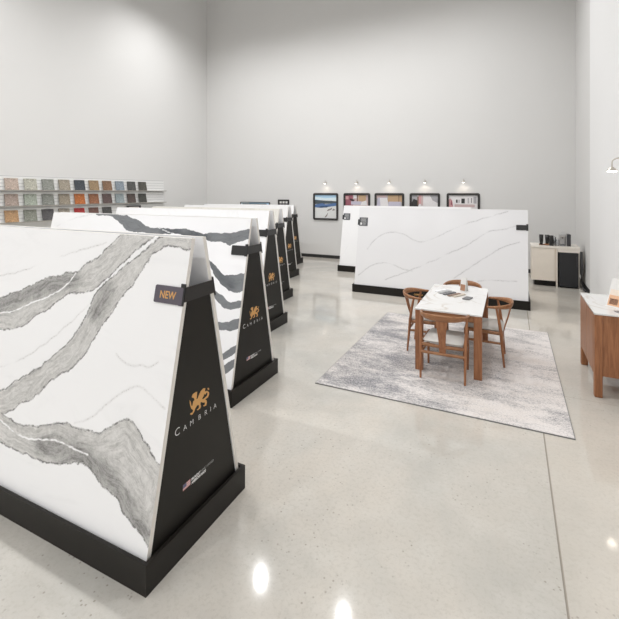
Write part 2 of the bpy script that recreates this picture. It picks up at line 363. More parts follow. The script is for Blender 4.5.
# ------------------------------------------------------------------ the room
XL, XR, XRN, YB, YF, ZC = -10.41, 1.49, 1.40, 12.65, -12.5, 10.2
def struct(name, box, mat):
    o = MB().box(*box).build(name, mat); tag(o, kind='structure'); return o
struct('floor', (XL - .2, XR + .2, YF, YB + .2, -0.2, 0), M['floor'])
struct('ceiling', (XL - .2, XR + .2, YF, YB + .2, ZC, ZC + .2), M['ceiling'])
struct('wall_left', (XL - .2, XL, YF, YB + .2, 0, ZC), M['wall'])
struct('wall_back', (XL, XR, YB, YB + .2, 0, ZC), M['wall'])
struct('wall_right', (XR, XR + .2, 9.85, YB + .2, 0, ZC), M['wall'])
struct('wall_right_near', (XRN, XR + .2, YF, 9.85, 0, ZC), M['wall_pale'])
struct('baseboard_back', (XL + .012, XR - .012, YB - .012, YB, 0, .10), M['basebd'])
struct('baseboard_left', (XL, XL + .012, YF, YB, 0, .10), M['basebd'])
struct('baseboard_right', (XR - .012, XR, 9.85, YB, 0, .10), M['basebd'])
struct('baseboard_right_near', (XRN - .012, XRN, YF, 9.85, 0, .10), M['basebd'])

# ------------------------------------------------------------------ A-frame slab racks
HB, HT, ZB, ZT, TH = 0.43, 0.065, 0.13, 1.865, 0.030      # half width at the foot / at the top, heights, slab thickness
LEN = 3.36
SLOPE = (HB - HT) / (ZT - ZB)
def half(z): return HB - (z - ZB) * SLOPE

def seg_dist(P, pts):
    best = np.full(len(P), 9.0)
    for a, b in zip(pts[:-1], pts[1:]):
        a = np.array(a); b = np.array(b); ab = b - a
        t = np.clip(((P - a) @ ab) / max(ab @ ab, 1e-9), 0, 1)
        best = np.minimum(best, np.hypot(*(P - (a + t[:, None] * ab)).T))
    return best
def rough(pts, amp=.09, rounds=4, rnd=random.Random(5)):
    """natural wander between the traced points"""
    for k in range(rounds):
        out = []
        for a, b in zip(pts[:-1], pts[1:]):
            l = math.hypot(b[0] - a[0], b[1] - a[1])
            if l < .02: out.append(a); continue
            o = rnd.uniform(-1, 1) * amp * l; nx, ny = -(b[1] - a[1]) / l, (b[0] - a[0]) / l
            out += [a, [(a[0] + b[0]) / 2 + nx * o, (a[1] + b[1]) / 2 + ny * o]]
        pts = out + [pts[-1]]
    return pts
def smooth(pts, closed=False):
    for k in range(2):
        src = pts + pts[:1] if closed else pts
        out = [] if closed else [pts[0]]
        for a, b in zip(src[:-1], src[1:]):
            out += [[a[0] * .75 + b[0] * .25, a[1] * .75 + b[1] * .25], [a[0] * .25 + b[0] * .75, a[1] * .25 + b[1] * .75]]
        if not closed: out.append(pts[-1])
        pts = out
    return pts
def inside(P, poly):
    r = np.zeros(len(P), bool); x, y = P.T
    for (x1, y1), (x2, y2) in zip(poly, poly[1:] + poly[:1]):
        c = (y1 > y) != (y2 > y)
        with np.errstate(divide='ignore', invalid='ignore'):
            xi = (x2 - x1) * (y - y1) / (y2 - y1 if y2 != y1 else 1e-9) + x1
        r ^= c & (x < xi)
    return r

def make_slab(parent, side, mats, trace=None, res=0.012, off=0.035):
    """side -1 faces the viewer's end of the room, +1 the other way"""
    x1, x0 = -0.033, -0.033 - LEN
    L = math.hypot(HB - HT, ZT - ZB)
    nu, nv = (int(LEN / res), int(L / res)) if trace else (1, 1)
    us = np.linspace(x0, x1, nu + 1); ts = np.linspace(0, 1, nv + 1)
    U, T = np.meshgrid(us, ts)
    U = U.ravel(); T = T.ravel()
    Y = side * (HB + (HT - HB) * T); Z = ZB + (ZT - ZB) * T
    V = np.stack([U, Y, Z], 1)
    w = nu + 1
    F = []
    for j in range(nv):
        for i in range(nu):
            q = (j * w + i, j * w + i + 1, (j + 1) * w + i + 1, (j + 1) * w + i)
            F.append(q if side < 0 else q[::-1])
    nf = len(F)
    dy = TH / math.cos(math.atan(SLOPE)); n0 = len(V)
    ex = []
    for x in (x0, x1):
        for z, h in ((ZB, HB), (ZT, HT)):
            ex += [(x, side * h, z), (x, side * (h - dy), z)]
    # ex order: 0 x0 bot out,1 x0 bot in,2 x0 top out,3 x0 top in,4 x1 bot out,5,6 x1 top out,7
    E_ = [(1, 3, 7, 5), (0, 2, 3, 1), (4, 5, 7, 6), (2, 6, 7, 3), (0, 1, 5, 4)]
    if side > 0: E_ = [e[::-1] for e in E_]
    V = np.vstack([V, np.array(ex)])
    F += [tuple(n0 + k for k in e) for e in E_]
    me = bpy.data.meshes.new('slab')
    me.from_pydata([tuple(map(float, v)) for v in V], [], F)
    me.materials.append(mats[0]); me.materials.append(mats[1]); me.materials.append(mats[2])
    for k, p in enumerate(me.polygons): p.material_index = 0 if k < nf else (2 if k == nf else 1)
    if trace:
        P = np.stack([-U - off, T * L], 1)
        sd = np.full(len(P), -9.0)
        for poly in trace['bands']:
            poly = rough(poly + poly[:1], .07)[:-1]
            d = seg_dist(P, poly + poly[:1]); sd = np.maximum(sd, np.where(inside(P, poly), d, -d))
        def field(key):
            b = np.full(len(P), 9.0)
            for l in trace[key]: b = np.minimum(b, seg_dist(P, rough(smooth(l), .10)))
            return b
        for nm, arr, fill in (('band_dist', sd, -1), ('vein_dist', field('veins'), 9), ('streak_dist', field('whites'), 9), ('dark_dist', field('darks'), 9)):
            a = me.attributes.new(nm, 'FLOAT', 'POINT')
            full = np.concatenate([arr, np.full(8, fill)]).astype(np.float32)
            a.data.foreach_set('value', full)
    me.update()
    return link(bpy.data.objects.new('stone_slab', me), parent)

def make_rack(loc, label, front=('quartz', None), back='quartz', tag_text=None, right_tag=True, left_tag=False, res=0.012, group='A-frame slab racks', tall=1.0, gold=False):
    t = empty('slab_rack', loc); t.scale = (1, 1, tall); tag(t, label, 'display rack', group)
    # plinth with a raised rim
    W = 0.46; rl = LEN + 0.07
    mb = MB().box(-rl, 0, -W, W, 0, 0.13)
    for b in ((-rl, 0, -W, -W + .022, .13, .168), (-rl, 0, W - .022, W, .13, .168), (-rl, -rl + .022, -W + .022, W - .022, .13, .168), (-.022, 0, -W + .022, W - .022, .13, .168)):
        mb.box(*b)
    mb.build('plinth', M['black'], t)
    if gold:
        gm = MB(); text_add(gm, 'CAMBRIA', .05, lambda u, v: (-2.10 + u, -W - .0015, .065 + v), bold=.001, width=.18)
        gm.build('gold_lettering', M['gold'], t)
    s1 = make_slab(t, -1, (M[front[0]], M['edge'], M['quartz']), front[1], res)
    s2 = make_slab(t, +1, (M[back], M['edge'], M['quartz']))
    dy = TH / math.cos(math.atan(SLOPE)) + .002
    zt = 1.50
    for xe, d, nm in ((-0.040, -1, 'right'), (-rl + .040, 1, 'left')):
        def pt(y, z, x=xe): return (x, y, z)
        a, b = half(.131) - dy, half(zt) - dy
        ep = MB().prism([pt(-a, .131), pt(a, .131), pt(b, zt), pt(-b, zt)], (d * .018, 0, 0)).build('end_panel', M['panel'], t)
        # printed marks, a hair above the panel; they read left to right from outside
        sx = -d; xs = xe + sx * .0012
        def pl(px, pz, sx=sx, xs=xs): return (xs, px * sx, pz)
        def poly(points): return [pl(*p) for p in (points if sx > 0 else points)]
        dm = MB()
        for shp in (DRAGON, DRAGON_TAIL):
            dm.prism(poly(shp), (-sx * .001, 0, 0))
        dm.build('dragon_emblem', M['gold'], ep)
        lm = MB()
        for ch, x, h in zip('CAMBRIA', (-.205, -.135, -.075, .002, .062, .118, .150), (.066, .047, .047, .047, .047, .047, .047)):
            text_add(lm, ch, h, lambda u, v, x=x: pl(x + u, .708 + v), bold=-0.0005)
        lm.build('lettering', M['white_print'], ep)
        fm = MB()
        def rect(x0, x1, z0, z1, m): fm.add([pl(x0, z0), pl(x1, z0), pl(x1, z1), pl(x0, z1)], [(0, 1, 2, 3)], m)
        for k in range(7): rect(-.139, -.073, .347 + k * .0052, .347 + (k + 1) * .0052, 0 if k % 2 == 0 else 1)
        xs2 = xs; xs = xs + sx * .0006
        fm.add([(xs, p[0] * sx, p[1]) for p in ((-.139, .362), (-.109, .362), (-.109, .3834), (-.139, .3834))], [(0, 1, 2, 3)], 2)
        xs = xs2
        fm.build('flag', [M['flag_red'], M['flag_white'], M['flag_blue']], ep)
        cm = MB()
        text_add(cm, 'PROUDLY', .021, lambda u, v: pl(-.064 + u, .364 + v), bold=.0012, width=.085)
        text_add(cm, 'FAMILY OWNED', .021, lambda u, v: pl(.026 + u, .364 + v), width=.125, mat=1)
        text_add(cm, 'AMERICAN MADE', .021, lambda u, v: pl(-.064 + u, .343 + v), bold=.0014, width=.135)
        cm.build('caption', [M['white_print'], M['grey_print']], ep)
        # steel strap that clamps both slabs, with a lip over each face
        z0, z1 = 1.488, 1.575
        sb = MB()
        sxp = -0.030 if nm == 'right' else -rl + .030
        h0, h1 = half(z0) + .006, half(z1) + .006
        sb.prism([(sxp, -h0, z0), (sxp, h0, z0), (sxp, h1, z1), (sxp, -h1, z1)], (sx * .006, 0, 0))
        for s in (-1, 1):
            e = .030
            sb.prism([(sxp + sx * .006, s * (half(z0 - .02) + .0015), z0 - .02), (sxp + sx * .006, s * (half(z1 + .02) + .0015), z1 + .02), (sxp - sx * e, s * (half(z1 + .02) + .0015), z1 + .02), (sxp - sx * e, s * (half(z0 - .02) + .0015), z0 - .02)], (0, s * .006, s * 0))
        st = sb.build('strap', M['strap'], t)
    def plate(x0, x1, z0, z1, mat, name, thick=.005, y_off=.004):
        """flat plaque on the front slab's face"""
        mb = MB()
        r = .008; pts = []
        for cx, cz, a0 in ((x1 - r, z1 - r, 0), (x0 + r, z1 - r, 90), (x0 + r, z0 + r, 180), (x1 - r, z0 + r, 270)):
            for k in range(4):
                a = math.radians(a0 + 30 * k); x = cx + r * math.cos(a); z = cz + r * math.sin(a)
                pts.append((x, -half(z) - y_off, z))
        mb.prism(pts, (0, -thick, -thick * SLOPE))
        return mb.build(name, mat, t), (lambda u, v, yy=y_off + thick + .001: (x0 + u, -half(z0 + v) - yy, z0 + v))
    if right_tag:
        if tag_text:
            p, f = plate(-.262, -.036, 1.472, 1.574, M['plaque'], 'name_plaque')
            nb = MB(); text_add(nb, tag_text, .062, lambda u, v: f(.047 + u, .029 + v), bold=.0012, width=.128)
            nb.build('plaque_text', M['gold'], p)
            tag(p, 'slate grey plaque reading NEW in gold')
        else:
            plate(-.232, -.036, 1.476, 1.576, M['strap'], 'name_plaque')
    if left_tag:
        xl = -rl + .055
        p, f = plate(xl, xl + .195, 1.450, 1.640, M['card'], 'slab_card', .003, .001)
        cb = MB()
        def q(u0, u1, v0, v1, m): cb.add([f(u0, v0), f(u1, v0), f(u1, v1), f(u0, v1)], [(0, 1, 2, 3)], m)
        q(.025, .065, .025, .075, 0)
        for k in range(5): q(.04, .165 - .02 * (k % 2), .16 - .016 * k, .168 - .016 * k, 1)
        for k in range(4): q(.08, .165 - .015 * (k % 2), .074 - .015 * k, .081 - .015 * k, 1)
        cb.build('card_print', [M['white_print'], M['grey_print']], p)
    return t

def rack_at(xend, ynear, label, **k): return make_rack((xend, ynear + .46, 0), label, **k)
ROW = 'A-frame racks of stone slabs in a row along the left'
rack_at(-1.745, 1.625, 'nearest A-frame rack, white slab with broad grey bands and a NEW plaque', front=('bold_grey', TRACE['r1']), tag_text='NEW', res=0.008, group=ROW)
rack_at(-2.510, 3.425, 'A-frame rack with white slab crossed by inky blue-grey bands, behind the NEW rack', front=('ink_blue', TRACE['r2']), group=ROW)
rack_at(-3.340, 5.18, 'third A-frame rack of the left row, plain white slab, directly behind the ink-banded one', front=('quartz', None), group=ROW)
rack_at(-4.075, 6.76, 'fourth A-frame rack of the left row with a cream slab end', front=('quartz_cream', None), back='quartz_cream', group=ROW, tall=.98)
rack_at(-4.990, 8.82, 'fifth A-frame rack of the left row, second from the back wall', group=ROW, tall=.965)
rack_at(-5.765, 10.60, 'farthest A-frame rack of the left row, nearest the back wall', group=ROW, tall=.952)
PAIR = 'long slab racks in front of the framed pictures'
rack_at(.318, 8.60, 'long white slab rack with thin grey veins behind the dining table', front=('fine_grey', TRACE['a']), left_tag=True, res=0.012, group=PAIR, tall=.972, gold=True)
rack_at(-.860, 10.685, 'white slab rack half hidden behind the finely veined one, under the pictures', left_tag=True, right_tag=False, group=PAIR, tall=.955)

# ------------------------------------------------------------------ rug
rb = MB().box(-1.24, 1.24, -1.53, 1.53, .001, .012)
rb.box(-1.246, 1.246, -1.536, 1.536, .0005, .009, 1)
rug = rb.build('area_rug', [M['rug'], M['rug_edge']]); rug.location = (-.742, 5.812, 0)
tag(rug, 'distressed grey and cream rug under the dining table', 'rug')
ZR = .012

# ------------------------------------------------------------------ dining table
TX0, TX1, TY0, TY1 = -1.052, -.295, 5.12, 6.60
t = empty('dining_table', ((TX0 + TX1) / 2, (TY0 + TY1) / 2, ZR)); tag(t, 'walnut dining table with a white marble top on the grey rug', 'table')
hx, hy = (TX1 - TX0) / 2, (TY1 - TY0) / 2
MB().box(-hx, hx, -hy, hy, .724, .742, bevel=.003).build('table_top', M['marble_top'], t)
ap = MB()
for b in ((-hx + .012, hx - .012, -hy + .015, -hy + .04, .645, .723), (-hx + .012, hx - .012, hy - .04, hy - .015, .645, .723),
          (-hx + .015, -hx + .04, -hy + .04, hy - .04, .645, .723), (hx - .04, hx - .015, -hy + .04, hy - .04, .645, .723)): ap.box(*b)
ap.build('apron', M['wood_x'], t)
for sx in (-1, 1):
    for sy in (-1, 1):
        x0, x1 = sorted((sx * (hx - .004), sx * (hx - .092))); y0, y1 = sorted((sy * (hy - .004), sy * (hy - .085)))
        MB().box(x0, x1, y0, y1, 0, .723, bevel=.008).build('leg', M['wood'], t)

# ------------------------------------------------------------------ elbow chairs
def make_chair(label):
    t = empty('dining_chair', (0, 0, ZR)); tag(t, label, 'chair', 'walnut elbow chairs around the table')
    # curved top rail: tall at the back, thinning to the arm tips
    n = 25; vs = []; fs = []
    for i in range(n):
        a = PI * i / (n - 1)
        c = math.cos(a); s = math.sin(a)
        # super-ellipse-like ring: straight arms then a round back
        x = .262 * (1 if c > 0 else -1) * abs(c) ** .80; y = -.045 - .285 * s ** .85
        k = s ** 1.2
        hh = .013 + .026 * k; th = .017 - .004 * k; lean = .010 * k
        zc = .722 + .012 * k
        nx, ny = c * .8, -s
        l = math.hypot(nx, ny) or 1; nx /= l; ny /= l
        ring = []
        for q in range(12):
            b = 2 * PI * q / 12
            du = th * math.cos(b); dz = hh * math.copysign(abs(math.sin(b)) ** .75, math.sin(b))
            o = du + lean * (dz / hh if hh else 0)
            ring.append((x + nx * o, y + ny * o, zc + dz))
        vs += ring
    for i in range(n - 1):
        for q in range(12):
            q2 = (q + 1) % 12
            fs.append((i * 12 + q, (i + 1) * 12 + q, (i + 1) * 12 + q2, i * 12 + q2))
    fs.append(tuple(range(12))); fs.append(tuple((n - 1) * 12 + q for q in reversed(range(12))))
    MB().add(vs, fs, 0, True).build('top_rail', M['wood_x'], t)
    # splat from the rail down to the rear seat rail
    sp = MB(); pts = []
    prof = [(.722, .072, -.318), (.66, .060, -.305), (.56, .047, -.282), (.46, .039, -.252), (.36, .036, -.226), (.30, .034, -.214)]
    vs = []; fs = []
    for z, w, y in prof: vs += [(-w, y - .007, z), (w, y - .007, z), (w, y + .007, z), (-w, y + .007, z)]
    for i in range(len(prof) - 1):
        for q in range(4):
            q2 = (q + 1) % 4; fs.append((i * 4 + q, i * 4 + q2, i * 4 + 4 + q2, i * 4 + 4 + q)[::-1])
    fs.append((0, 1, 2, 3)); m = 4 * (len(prof) - 1); fs.append((m + 3, m + 2, m + 1, m))
    sp.add(vs, fs).build('splat', M['wood'], t)
    for s in (-1, 1):
        MB().tube([(s * .242, -.242, .003), (s * .243, -.222, .22), (s * .246, -.205, .42), (s * .252, -.178, .60), (s * .255, -.155, .716)],
                  [.012, .016, .019, .017, .013], 10).build('leg', M['wood'], t)
        MB().tube([(s * .232, .222, .003), (s * .232, .215, .25), (s * .226, .205, .42)], [.012, .016, .018], 10).build('leg', M['wood'], t)
    # seat frame and stretchers
    f = MB()
    for s in (-1, 1):
        f.tube([(s * .236, -.205, .405), (s * .222, .205, .412)], .020, 8, sy=1.1)
        f.tube([(s * .238, -.220, .285), (s * .228, .212, .285)], .011, 8, sy=1.4)
    f.tube([(-.236, -.205, .385), (0, -.222, .382), (.236, -.205, .385)], .014, 8, sy=1.5)
    f.tube([(-.222, .205, .412), (.222, .205, .412)], .020, 8)
    f.tube([(-.240, -.220, .300), (0, -.224, .300), (.240, -.220, .300)], .012, 8, sy=1.5)
    f.build('seat_frame', M['wood_x'], t)
    # padded seat
    bm = bmesh.new(); bmesh.ops.create_cube(bm, size=1)
    for v in bm.verts:
        w = .222 if v.co.y < 0 else .205
        v.co = Vector((v.co.x * 2 * w, v.co.y * .44 - .012, .436 + v.co.z * .046))
    bmesh.ops.bevel(bm, geom=bm.edges[:], offset=.020, segments=3, affect='EDGES')
    me = bpy.data.meshes.new('seat'); bm.to_mesh(me); bm.free(); me.materials.append(M['seat'])
    for p in me.polygons: p.use_smooth = True
    link(bpy.data.objects.new('seat', me), t)
    return t
ch0 = make_chair('walnut chair in front of the table, its back and tapering splat towards the viewer')
for i, (x, y, rz, lab) in enumerate([
        (-.702, 5.162, 0, None),
        (-.318, 5.88, PI / 2, 'walnut chair at the right side of the table, beside the open floor'),
        (-1.022, 5.92, -PI / 2, 'walnut chair at the left side of the table, nearest the slab racks'),
        (-.665, 6.60, PI, 'walnut chair at the far end of the table, only its top rail showing')]):
    o = ch0 if i == 0 else copy_tree(ch0)
    o.location = (x, y, ZR); o.rotation_euler = (0, 0, rz)
    if lab: o['label'] = lab

# ------------------------------------------------------------------ samples and cards on the dining table
ZT0 = ZR + .742 + .0005
def chip(x, y, rz, w, l, h, mat, name, label, cat, group=None, M4=None, z=ZT0):
    o = MB().box(-w / 2, w / 2, -l / 2, l / 2, 0, h, bevel=.0012).build(name, mat)
    o.location = (x, y, z); o.rotation_euler = (0, 0, rz)
    tag(o, label, cat, group); return o
GS = 'stone sample chips fanned out on the table'
# px (436..462, 284..298)
for x, y, rz, m, lab in [(-.895, 6.17, -.5, M['quartz'], 'white sample chip, leftmost of the fan on the table'),
                         (-.83, 6.10, -.5, M['chrome'] if False else C('chip_grey', (.35, .35, .36)), 'mid grey sample chip lying second from the left in the fan'),
                         (-.765, 6.04, -.5, C('chip_dark', (.12, .12, .13)), 'dark grey sample chip in the middle of the fan'),
                         (-.70, 5.99, -.5, C('chip_brown', (.25, .17, .13)), 'brown sample chip right of the dark grey one'),
                         (-.635, 5.97, -.5, C('chip_beige', (.55, .48, .40)), 'beige sample chip, rightmost of the fan')]:
    chip(x, y, rz, .045, .24, .012, m, 'sample_chip', lab, 'sample', GS)
chip(-.515, 5.86, -.25, .085, .15, .014, C('chip_slate', (.17, .17, .175)), 'sample_chip', 'slate grey square sample chip lying apart, nearest the table front', 'sample')
# folded leaflet standing on the table
t = empty('folded_leaflet', (-.60, 6.30, ZT0), -.55); tag(t, 'white folded leaflet with brown picture standing on the dining table', 'leaflet')
for s in (-1, 1):
    MB().prism([(-.045, s * .035, 0), (.045, s * .035, 0), (.045, s * .002, .19), (-.045, s * .002, .19)], (0, s * .002, 0)).build('cover', M['white_plastic'], t)
pm = MB(); pm.add([(-.038, -.0385, .01), (.038, -.0385, .01), (.038, -.0235, .095), (-.038, -.0235, .095)], [(0, 1, 2, 3)]); pm.build('printed_picture', C('leaf_brown', (.38, .20, .12)), t)

# ------------------------------------------------------------------ sideboard on the right
X0, X1, Y0, Y1, ZS = .785, 1.375, 5.262, 6.262, .885
t = empty('sideboard', ((X0 + X1) / 2, (Y0 + Y1) / 2, 0)); tag(t, 'walnut sideboard with a white marble top against the right wall', 'sideboard')
hx, hy = (X1 - X0) / 2, (Y1 - Y0) / 2
MB().box(-hx, hx, -hy, hy, ZS - .018, ZS, bevel=.003).build('marble_top', M['marble_top'], t)
MB().box(-hx + .014, hx - .01, -hy + .018, hy - .018, .225, ZS - .0185).build('body', M['wood'], t)
for sx in (-1, 1):
    for sy in (-1, 1):
        x0, x1 = sorted((sx * (hx - .003), sx * (hx - .078))); y0, y1 = sorted((sy * (hy - .003), sy * (hy - .078)))
        MB().box(x0, x1, y0, y1, 0, ZS - .019, bevel=.012).build('leg', M['wood'], t)
for s in (-1, 1):
    y0, y1 = sorted((s * .004, s * (hy - .084)))
    d = MB().box(-hx + .002, -hx + .018, y0, y1, .235, ZS - .030, bevel=.002).build('door', M['wood'], t)
# things on the sideboard
def wedge(name, x, y, rz, w, h, lean, z, front, back, label, cat):
    t = empty(name, (x, y, z), rz); tag(t, label, cat)
    MB().prism([(-w / 2, 0, 0), (w / 2, 0, 0), (w / 2, lean, h), (-w / 2, lean, h)], (0, .006, 0)).build('panel', back, t)
    a = MB()
    def q(u0, u1, v0, v1, m): a.add([(u0 * w - w / 2, v0 * lean - .001, v0 * h), (u1 * w - w / 2, v0 * lean - .001, v0 * h), (u1 * w - w / 2, v1 * lean - .001, v1 * h), (u0 * w - w / 2, v1 * lean - .001, v1 * h)], [(0, 1, 2, 3)], m)
    q(.05, .55, .05, .42, 0); q(.1, .4, .1, .3, 1); q(.05, .5, .42, .62, 2); q(.6, .92, .08, .3, 3)
    a.build('printed_picture', front, t)
    s = MB().prism([(-.02, lean + .008, h * .75), (.02, lean + .008, h * .75), (.02, lean + .13, 0), (-.02, lean + .13, 0)], (0, .005, 0)).build('easel_strut', back, t)
    return t
wedge('leaflet_stand', 1.055, 5.55, -.75, .29, .30, .12, ZS + .0005,
      [C('lf_orange', (.75, .45, .28)), C('lf_brown', (.30, .15, .10)), C('lf_cream', (.80, .70, .60)), C('lf_grey', (.25, .22, .22))], M['white_plastic'],
      'white leaflet with an orange and brown picture leaning back on the sideboard', 'leaflet')
chip(1.04, 5.42, .3, .10, .05, .008, C('lf_grey', (.25, .22, .22)), 'sample_chip', 'small dark sample chip on the sideboard at the foot of the leaflet', 'sample', z=ZS + .0005)

# ------------------------------------------------------------------ wall lamps
def make_sconce(loc, rz, label, group=None, power=6, size=1.0):
    """local: the wall is y = 0, the arm reaches to -y"""
    t = empty('picture_light', loc, rz); tag(t, label, 'wall lamp', group)
    MB().tube([(0, 0, 0), (0, -.018, 0)], .040, 16).build('wall_plate', M['brass'], t)
    pts = [(0, -.016, 0), (0, -.05, .035)] + [(0, -.145 + .075 * math.cos(PI * k / 8), .055 + .05 * math.sin(PI * k / 8)) for k in range(9)] + [(0, -.222, -.01)]
    MB().tube(pts, .008, 8).build('arm', M['brass'], t)
    sh = MB().lathe([(.012, -.005), (.02, -.012), (.045, -.035), (.062, -.055), (.066, -.060), (.060, -.060), (.016, -.02)], (0, -.222, 0), 20).build('lamp_shade', M['brass'], t)
    MB().lathe([(.056, -.0595), (.052, -.072), (.001, -.078)], (0, -.222, 0), 16).build('bulb', M['glow'], t)
    ld = bpy.data.lights.new('picture_light_beam', 'SPOT'); ld.energy = power; ld.color = (1, .86, .70); ld.spot_size = math.radians(150); ld.spot_blend = .8; ld.shadow_soft_size = .05
    l = bpy.data.objects.new('picture_light_beam', ld); link(l, t); l.location = (0, -.222, -.085)
    t.scale = (size, size, size)
    return t
PX = (-5.70, -4.52, -3.37, -2.30, -1.23)
PW = ((-5.94, -5.05), (-4.86, -3.975), (-3.83, -2.91), (-2.745, -1.865), (-1.68, -.785))
names = ['leftmost picture light, above the snowy lake picture', 'picture light second from the left, above the second frame', 'middle picture light of the five on the back wall',
         'picture light fourth from the left on the back wall', 'rightmost picture light on the back wall']
for i, ((a, b), lab) in enumerate(zip(PW, names)):
    make_sconce(((a + b) / 2 + .02, YB, 2.475), 0, 'small metal ' + lab, 'picture lights over the framed pictures', 2.5, .62)
make_sconce((XRN, 6.60, 2.49), -PI / 2, 'gooseneck metal wall lamp on the right wall above the sideboard', None, 2)

# ------------------------------------------------------------------ framed pictures on the back wall
def make_frame(x0, x1, z0, z1, shapes, label, name='framed_picture', cat='picture', group='black framed pictures on the back wall', fw=.062, y=YB, r=.05):
    cx, cz = (x0 + x1) / 2, (z0 + z1) / 2; w, h = (x1 - x0) / 2, (z1 - z0) / 2
    t = empty(name, (cx, y, cz)); tag(t, label, cat, group)
    def rr(w, h, r, y):
        out = []
        for sx, sz, a0 in ((1, 1, 0), (-1, 1, 90), (-1, -1, 180), (1, -1, 270)):
            for k in range(5):
                a = math.radians(a0 + 22.5 * k); out.append((sx * (w - r) + r * math.cos(a), y, sz * (h - r) + r * math.sin(a)))
        return out
    o, i, o2, i2 = rr(w, h, r, -.035), rr(w - fw, h - fw, .006, -.035), rr(w, h, r, -.001), rr(w - fw, h - fw, .006, -.012)
    n = len(o); vs = o + i + o2 + i2; fs = []
    for k in range(n):
        q = (k + 1) % n
        fs += [(k, n + k, n + q, q), (q, 2 * n + q, 2 * n + k, k), (n + k, 3 * n + k, 3 * n + q, n + q)]
    fs.append(tuple(reversed([2 * n + k for k in range(n)])))
    MB().add(vs, fs).build('frame', M['frame'], t)
    W2, H2 = w - fw, h - fw
    pm = MB(); mats = []
    pm.add([(-W2, -.0125, -H2), (W2, -.0125, -H2), (W2, -.0125, H2), (-W2, -.0125, H2)], [(0, 1, 2, 3)], 0); mats.append(shapes[0])
    for k, (m, pts) in enumerate(shapes[1:]):
        if m not in mats: mats.append(m)
        yy = -.0130 - .0004 * k
        pm.add([((u * 2 - 1) * W2, yy, (v * 2 - 1) * H2) for u, v in pts], [tuple(range(len(pts)))], mats.index(m))
    pm.build('print', mats, t)
    return t
def R(u0, u1, v0, v1): return [(u0, v0), (u1, v0), (u1, v1), (u0, v1)]
Z0, Z1 = 1.245, 2.13
sky = C('sky', (.42, .62, .80)); skyl = C('sky_light', (.68, .80, .86)); hill = C('hill', (.07, .09, .10)); lake = C('lake', (.09, .17, .36)); lake2 = C('lake_deep', (.04, .08, .16)); snow = C('snow', (.72, .73, .72)); twig = C('twig', (.26, .22, .21))
make_frame(*PW[0], Z0, Z1, [snow, (sky, R(0, 1, .78, 1)), (skyl, [(0, .80), (1, .76), (1, .90), (.5, .86), (0, .93)]),
    (hill, [(0, .60), (1, .64), (1, .73), (.8, .745), (.5, .755), (.3, .765), (0, .79)]), (lake, [(0, .46), (.3, .44), (1, .54), (1, .66), (.5, .60), (.35, .64), (.2, .62), (0, .58)]),
    (lake2, [(.1, .45), (.55, .46), (.7, .53), (.3, .52)]), (twig, [(.55, .30), (.62, .38), (.82, .46), (.78, .38), (.66, .33)]), (twig, [(.80, .33), (.86, .42), (.95, .36), (.9, .34)]), (twig, [(.45, .03), (.52, .12), (.62, .26), (.58, .12), (.52, .04)])],
    'black framed picture of a lake under blue sky with snow, leftmost on the back wall')
dk = C('in_dark', (.05, .03, .035)); mar = C('in_maroon', (.30, .10, .13)); pk = C('in_pink', (.55, .42, .42)); tan_ = C('in_tan', (.48, .33, .20)); lil = C('in_lilac', (.52, .50, .60)); wht = C('in_white', (.74, .72, .73)); brn = C('in_brown', (.20, .12, .08)); gry = C('in_grey', (.40, .39, .41)); ros = C('in_rose', (.60, .33, .34)); blk = C('in_black', (.03, .03, .03))
make_frame(*PW[1], Z0, Z1, [pk, (mar, R(0, .33, .55, 1)), (dk, [(.22, .86), (.42, .80), (.36, .72), (.18, .80)]), (wht, R(.36, .5, .86, 1)), (brn, R(.50, .56, .74, 1)), (tan_, R(.58, .90, .74, 1)), (lil, R(.25, .7, .60, .74)), (wht, [(.66, .58), (.95, .58), (.92, .78), (.72, .72)]), (ros, R(0, .14, .82, .95)), (gry, R(0, 1, .3, .56)), (wht, R(.1, .8, 0, .3))],
    'black framed interior picture with maroon and tan shapes, second from left on back wall')
make_frame(*PW[2], Z0, Z1, [gry, (tan_, R(.44, 1, .72, 1)), (brn, R(.86, .89, .7, 1)), (pk, R(0, .4, .86, 1)), (lil, [(0, .50), (.5, .50), (.42, .90), (.06, .90)]), (wht, [(.16, .5), (.48, .5), (.42, .88), (.13, .88)]), (lil, R(.48, .95, .52, .74)), (blk, R(.74, 1, .50, .56)), (wht, R(0, 1, .1, .4)), (gry, R(.2, .8, .05, .25))],
    'black framed picture of white and lilac shapes, middle one on back wall')
make_frame(*PW[3], Z0, Z1, [wht, (gry, R(0, .22, .4, 1)), (blk, [(0, .55), (.26, .55), (.22, .80), (.08, .86), (0, .72)]), (ros, R(.27, .36, .66, 1)), (brn, R(.22, .27, .6, .95)), (pk, R(.36, .44, .60, 1)), (gry, [(.8, .8), (1, .7), (1, 1), (.7, 1)]), (gry, R(0, 1, .05, .35))],
    'black framed pale room picture with dark left edge, fourth on back wall')
make_frame(*PW[4], Z0, Z1, [wht, (ros, [(0, .52), (.16, .52), (.12, .80), (.04, .88), (0, .84)]), (mar, [(.06, .66), (.14, .60), (.08, .86)]), (blk, R(.25, .31, .72, .84)), (blk, R(.44, .56, .70, .88)), (gry, R(.34, .38, .72, .84)), (gry, R(.66, .70, .70, .90)), (blk, R(.78, .80, .72, .90)), (pk, R(.2, .9, .56, .66)), (gry, R(.86, .96, .7, .95)), (brn, R(0, 1, .1, .2))],
    'black framed kitchen picture with small dark shapes, rightmost on back wall')
